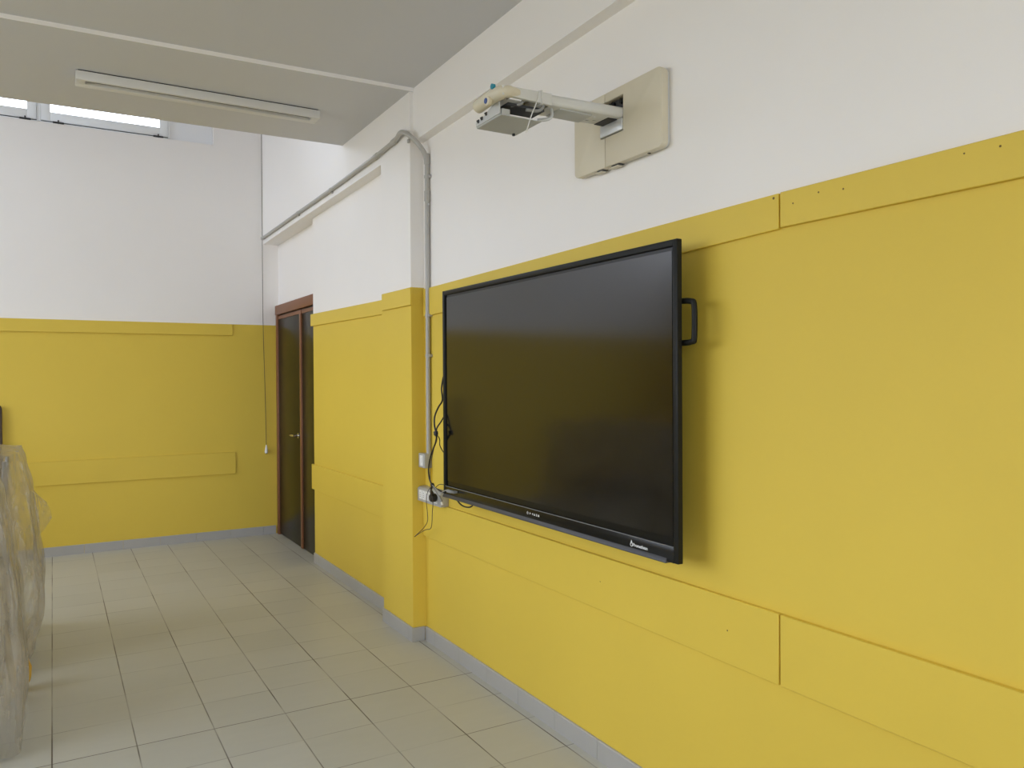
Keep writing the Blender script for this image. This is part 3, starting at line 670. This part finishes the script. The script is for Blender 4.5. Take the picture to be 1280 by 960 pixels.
t = MB().tube([(-.08, 3.965, 1.03), (-.10, 3.945, 1.0), (-.10, 3.922, .978), (-.10, 3.873, .960), (-.10, 3.805, .958), (-.10, 3.748, .973), (-.08, 3.70, 1.02)], .0042, 10).build('slack_cable', M_cableblack, smooth=True)
tag(t, 'black cable slack sagging below the screen edge', 'cable')
UC = thing('usb_cable', 'short grey flat lead with white tip hanging over the sockets', 'cable', (-.11, 4.16, .97))
MB().tube([(-.127, 4.19, 1.026), (-.120, 4.162, 1.0), (-.115, 4.135, .975)], .003, 8).build('cable', M_greycable, UC, smooth=True)
MB().tube([(-.115, 4.136, .978), (-.105, 4.122, .945)], .0085, 10, smooth=0).build('connector', M_greycable, UC, smooth=True)
MB().tube([(-.105, 4.122, .945), (-.101, 4.117, .927)], .0062, 10, smooth=0).build('connector_tip', M_socket, UC, smooth=True)
t = MB().tube([(-.122, 4.165, 1.02), (-.118, 4.150, 1.036), (-.10, 4.148, 1.043), (-.085, 4.115, 1.043), (-.07, 4.02, 1.05)], .002, 8).build('thin_cable', M_cablebrown, smooth=True)
tag(t, 'short thin cable arching behind the lower left screen corner', 'cable')

# ================================================================== LIGHT FIXTURE
LF = thing('ceiling_light', 'long slim white fluorescent light fixture under the soffit, switched off', 'light fixture', (-1.19, 5.22, 3.456))
ly0, ly1, lx0, lx1, lz0, lz1 = 5.185, 5.325, -1.905, -.478, 3.398, 3.4495
hm = MB()
hm.box(lx0, lx1, ly0, ly0 + .022, lz0, lz1).box(lx0, lx1, ly1 - .055, ly1, lz0, lz1).box(lx0, lx0 + .05, ly0 + .022, ly1 - .055, lz0, lz1).box(lx1 - .05, lx1, ly0 + .022, ly1 - .055, lz0, lz1)
hm.box(lx0 + .05, lx1 - .05, ly0 + .022, ly1 - .055, lz1 - .006, lz1)
hm.build('housing', mat('fixture_white', (.70, .69, .67), .4), LF, bevel=.002)
MB().box(lx0 + .012, lx1 - .012, ly0 + .006, ly1 - .01, lz1, 3.456).build('mount_gap_shadow', M_dark, LF)  # dark slab standing in for the shadow line above the housing
MB().box(lx0 + .052, lx1 - .052, ly0 + .023, ly1 - .056, lz0 + .018, lz0 + .030).build('louvre', M_lens, LF)

# ================================================================== PULL CORD
PCd = thing('pull_cord', 'thin dark pull cord with white toggle hanging in the far corner', 'pull cord', (-.09, 8.53, .9))
MB().tube([(-.103, 8.535, 5.19), (-.103, 8.535, 4.25), (-.104, 8.535, 3.0), (-.103, 8.535, 2.28), (-.086, 8.535, 1.435), (-.080, 8.535, .955)], .0028, 8, smooth=4).build('cord', M_cord, PCd, smooth=True)
MB().lathe([(.004, .09), (.008, .07), (.016, .03), (.018, .012), (.012, .0)], (-.0805, 8.535, .868), (0, 0, 1), 16).build('toggle', M_socket, PCd, smooth=True)
MB().lathe([(.008, 0), (.008, .006)], (-.0805, 8.535, .8625), (0, 0, 1), 12).build('toggle_base', M_dark, PCd)

# ================================================================== WRAPPED FURNITURE AT THE LEFT
def desk(x, y, label, rz=0):
    d = thing('school_desk', label, 'desk', (x, y, 0))
    MB().box(x - .35, x + .35, y - .25, y + .25, .735, .757).build('desktop', M_wood, d, bevel=.004)
    MB().box(x - .30, x + .30, y - .20, y + .20, .60, .612).build('book_shelf', M_greymetal, d)
    MB().box(x - .31, x + .31, y - .215, y - .19, .70, .735).box(x - .31, x + .31, y + .19, y + .215, .70, .735).box(x - .325, x - .30, y - .215, y + .215, .70, .735).box(x + .30, x + .325, y - .215, y + .215, .70, .735).build('apron_frame', M_greymetal, d)
    for sx_ in (-1, 1):
        for sy_ in (-1, 1):
            l = MB().tube([(x + .312 * sx_, y + .205 * sy_, .70), (x + .312 * sx_, y + .205 * sy_, .012)], .0125, 12, smooth=0).build('leg', M_greymetal, d, smooth=True)
            MB().lathe([(.017, 0), (.017, .025), (.014, .035)], (x + .312 * sx_, y + .205 * sy_, 0), (0, 0, 1), 12).build('foot_cap', M_black, l, smooth=True)
    return d
def chair_on(x, y, z, shell_mat, label):
    """school chair turned over, its seat lying on the desktop"""
    c = thing('school_chair', label, 'chair', (x, y, z))
    s = MB(); N = 8; vs = []; fs = []
    for i in range(N + 1):
        for j in range(N + 1):
            u, v = i / N * 2 - 1, j / N * 2 - 1
            r = 1 - .10 * (abs(u) ** 4) * (abs(v) ** 4)
            vs.append((x + .19 * u * r, y + .19 * v * r, z + .028 - .02 * (u * u) * .6))
    k = len(vs); vs += [(p[0], p[1], p[2] + .008) for p in vs]
    q = N + 1
    for i in range(N):
        for j in range(N):
            a0 = i * q + j; f = (a0, a0 + 1, a0 + q + 1, a0 + q); fs.append(f); fs.append(tuple(t_ + k for t_ in f))
    rim = [(i, 0) for i in range(N)] + [(N, j) for j in range(N)] + [(N - i, N) for i in range(N)] + [(0, N - j) for j in range(N)]
    for m_ in range(len(rim)):
        a0 = rim[m_][0] * q + rim[m_][1]; b0 = rim[(m_ + 1) % len(rim)][0] * q + rim[(m_ + 1) % len(rim)][1]
        fs.append((a0, b0, b0 + k, a0 + k))
    s.add(vs, fs).build('seat', shell_mat, c, smooth=True)
    for sx_ in (-1, 1):
        for sy_ in (-1, 1):
            MB().tube([(x + .16 * sx_, y + .15 * sy_, z + .036), (x + .18 * sx_, y + .18 * sy_, z + .42)], .011, 10, smooth=0).build('leg', M_greymetal, c, smooth=True)
    MB().tube([(x + .17 * -1, y + .165, z + .22), (x + .17, y + .165, z + .22)], .009, 10, smooth=0).build('stretcher', M_greymetal, c, smooth=True)
    return c
desk(-2.60, 5.72, 'pale school desk under the farther plastic sheet')
chair_on(-2.47, 5.75, .757, M_chairy, 'upturned school chair with yellow seat under the farther plastic sheet')
desk(-2.66, 4.52, 'pale school desk under the nearer plastic sheet')
chair_on(-2.50, 4.52, .757, M_green, 'upturned school chair with green seat under the nearer plastic sheet')

def drape(name, x0, y0, y1, ztop, prof, seed, label):
    """plastic sheet thrown over a pile: closed skirt with folds plus wrinkled top. prof(z) -> x of the right side"""
    nz, na = 46, 190
    vs = []; fs = []
    xl = x0
    def loop(z):
        xr = prof(z); g = 1 - z / ztop
        ya, yb = y0 - .02 - .12 * g * g, y1 + .02 + .10 * g * g
        # perimeter points, counter-clockwise starting at the left-near corner
        L = [(xl, ya), (xr - .06, ya), (xr, ya + .06), (xr, yb - .06), (xr - .06, yb), (xl, yb)]
        seg = [math.dist(L[i], L[(i + 1) % 6]) for i in range(6)]; tot = sum(seg); out = []
        for k in range(na):
            d = tot * k / na; i = 0
            while d > seg[i]: d -= seg[i]; i += 1
            t_ = d / seg[i]; p, q = L[i], L[(i + 1) % 6]
            out.append((p[0] + (q[0] - p[0]) * t_, p[1] + (q[1] - p[1]) * t_))
        return out
    cx_, cy_ = (xl + prof(ztop)) / 2, (y0 + y1) / 2
    for i in range(nz + 1):
        f = i / nz; z = ztop * (1 - f)
        for k, (px, py) in enumerate(loop(max(z, 0))):
            s_ = k / na * 46
            amp = .004 + .030 * min(1, f * 1.5)
            fold = noise.noise(Vector((s_ * 1.0, seed, f * 1.4))) + .5 * noise.noise(Vector((s_ * 2.3, seed + 9, f * 3.0)))
            crk = noise.noise(Vector((px * 14, py * 14 + seed, z * 11))) * .004
            d = Vector((px - cx_, py - cy_)); d.normalize()
            o_ = amp * (fold - .35) + crk
            zz = z + (.012 * noise.noise(Vector((s_, seed + 3, 0))) if i == 0 else 0)
            if i == nz: zz = .004 + .03 * max(0, noise.noise(Vector((s_ * .6, seed + 5, 2))))
            vs.append((px + d.x * o_, py + d.y * o_, zz))
    for i in range(nz):
        for k in range(na):
            a0, b0 = i * na + k, i * na + (k + 1) % na; fs.append((a0, b0, b0 + na, a0 + na))
    # top: shrink the first loop towards the centre in rings
    prev = list(range(na)); base = [vs[k] for k in range(na)]
    for rg in range(1, 9):
        sc_ = 1 - rg / 8.5; cur = []
        for k in range(na):
            bx, by, bz = base[k]; nx_, ny_ = cx_ + (bx - cx_) * sc_, cy_ + (by - cy_) * sc_
            cur.append(len(vs)); vs.append((nx_, ny_, ztop + .006 * min(rg, 2) + .02 * noise.noise(Vector((nx_ * 9, ny_ * 9, seed)))))
        for k in range(na): fs.append((prev[k], prev[(k + 1) % na], cur[(k + 1) % na], cur[k]))
        prev = cur
    fs.append(tuple(prev))
    o = MB().add(vs, fs).build(name, M_film, smooth=True)
    for p in o.data.polygons: p.use_smooth = True
    return tag(o, label, 'plastic sheet')
def interp(tab):
    def f(z):
        if z >= tab[0][0]: return tab[0][1]
        for (za, xa), (zb_, xb) in zip(tab, tab[1:]):
            if z >= zb_: u = (z - zb_) / (za - zb_); u = u * u * (3 - 2 * u); return xb + (xa - xb) * u
        return tab[-1][1]
    return f
far_sheet = drape('plastic_sheet', -3.1, 5.32, 6.15, 1.235, interp([(1.235, -2.215), (1.15, -2.19), (.98, -2.155), (.68, -2.125), (.39, -2.095), (.28, -2.10), (.12, -2.14), (0, -2.19)]), 2.3, 'crumpled clear plastic sheet over the farther furniture, standing tallest at left')
drape('plastic_sheet', -3.1, 4.16, 4.80, 1.20, interp([(1.20, -2.275), (1.1, -2.25), (.9, -2.215), (.6, -2.18), (.3, -2.165), (.1, -2.165), (0, -2.175)]), 7.7, 'milky plastic sheet over the nearer furniture, hanging to the floor at lower left')

fv = []; ff = []
for i in range(9):
    for j in range(7):
        u, v = i / 8, j / 6
        wdt = .085 * math.sin(math.pi * min(1, u * 1.02 + .0)) ** .8
        fv.append((-2.150 + .03 * u + wdt * v + .006 * noise.noise(Vector((u * 7, v * 5, 1))), 5.46 - .05 * v + .02 * math.sin(v * 5 + u * 3), 1.04 - .27 * u - .03 * v))
for i in range(8):
    for j in range(6):
        k = i * 7 + j; ff.append((k, k + 1, k + 8, k + 7))
MB().add(fv, ff).build('loose_flap', M_film, far_sheet, smooth=True)
yb_ = MB()
N1, N2 = 12, 16; vs = []; fs = []
for i in range(N1 + 1):
    for k in range(N2):
        a0 = math.pi * i / N1; b0 = 2 * math.pi * k / N2
        p = Vector((math.sin(a0) * math.cos(b0), math.sin(a0) * math.sin(b0), math.cos(a0)))
        r = 1 + .18 * noise.noise(p * 2.2) + .08 * noise.noise(p * 6)
        vs.append((-2.192 + .042 * p.x * r, 4.955 + .06 * p.y * r, max(.002, .095 + .10 * p.z * r)))
for i in range(N1):
    for k in range(N2):
        a0 = i * N2 + k; b0 = i * N2 + (k + 1) % N2; fs.append((a0, b0, b0 + N2, a0 + N2))
yb_.add(vs, fs)
tag(yb_.build('plastic_bag', M_chairy, smooth=True), 'small yellow bag on the floor between the wrapped furniture', 'bag')

BD = thing('wooden_board', 'dark brown upright board edge at the far left, against the end wall', 'board', (-2.46, 8.52, 0))
MB().prism([(-2.50, 0), (-2.436, 0), (-2.436, 1.40), (-2.446, 1.43), (-2.50, 1.43)], 1, 8.505, 8.53).build('plank', M_darkwood, BD, bevel=.003)
MB().box(-2.496, -2.44, 8.53, 8.551, .30, .36).build('batten', M_darkwood, BD)
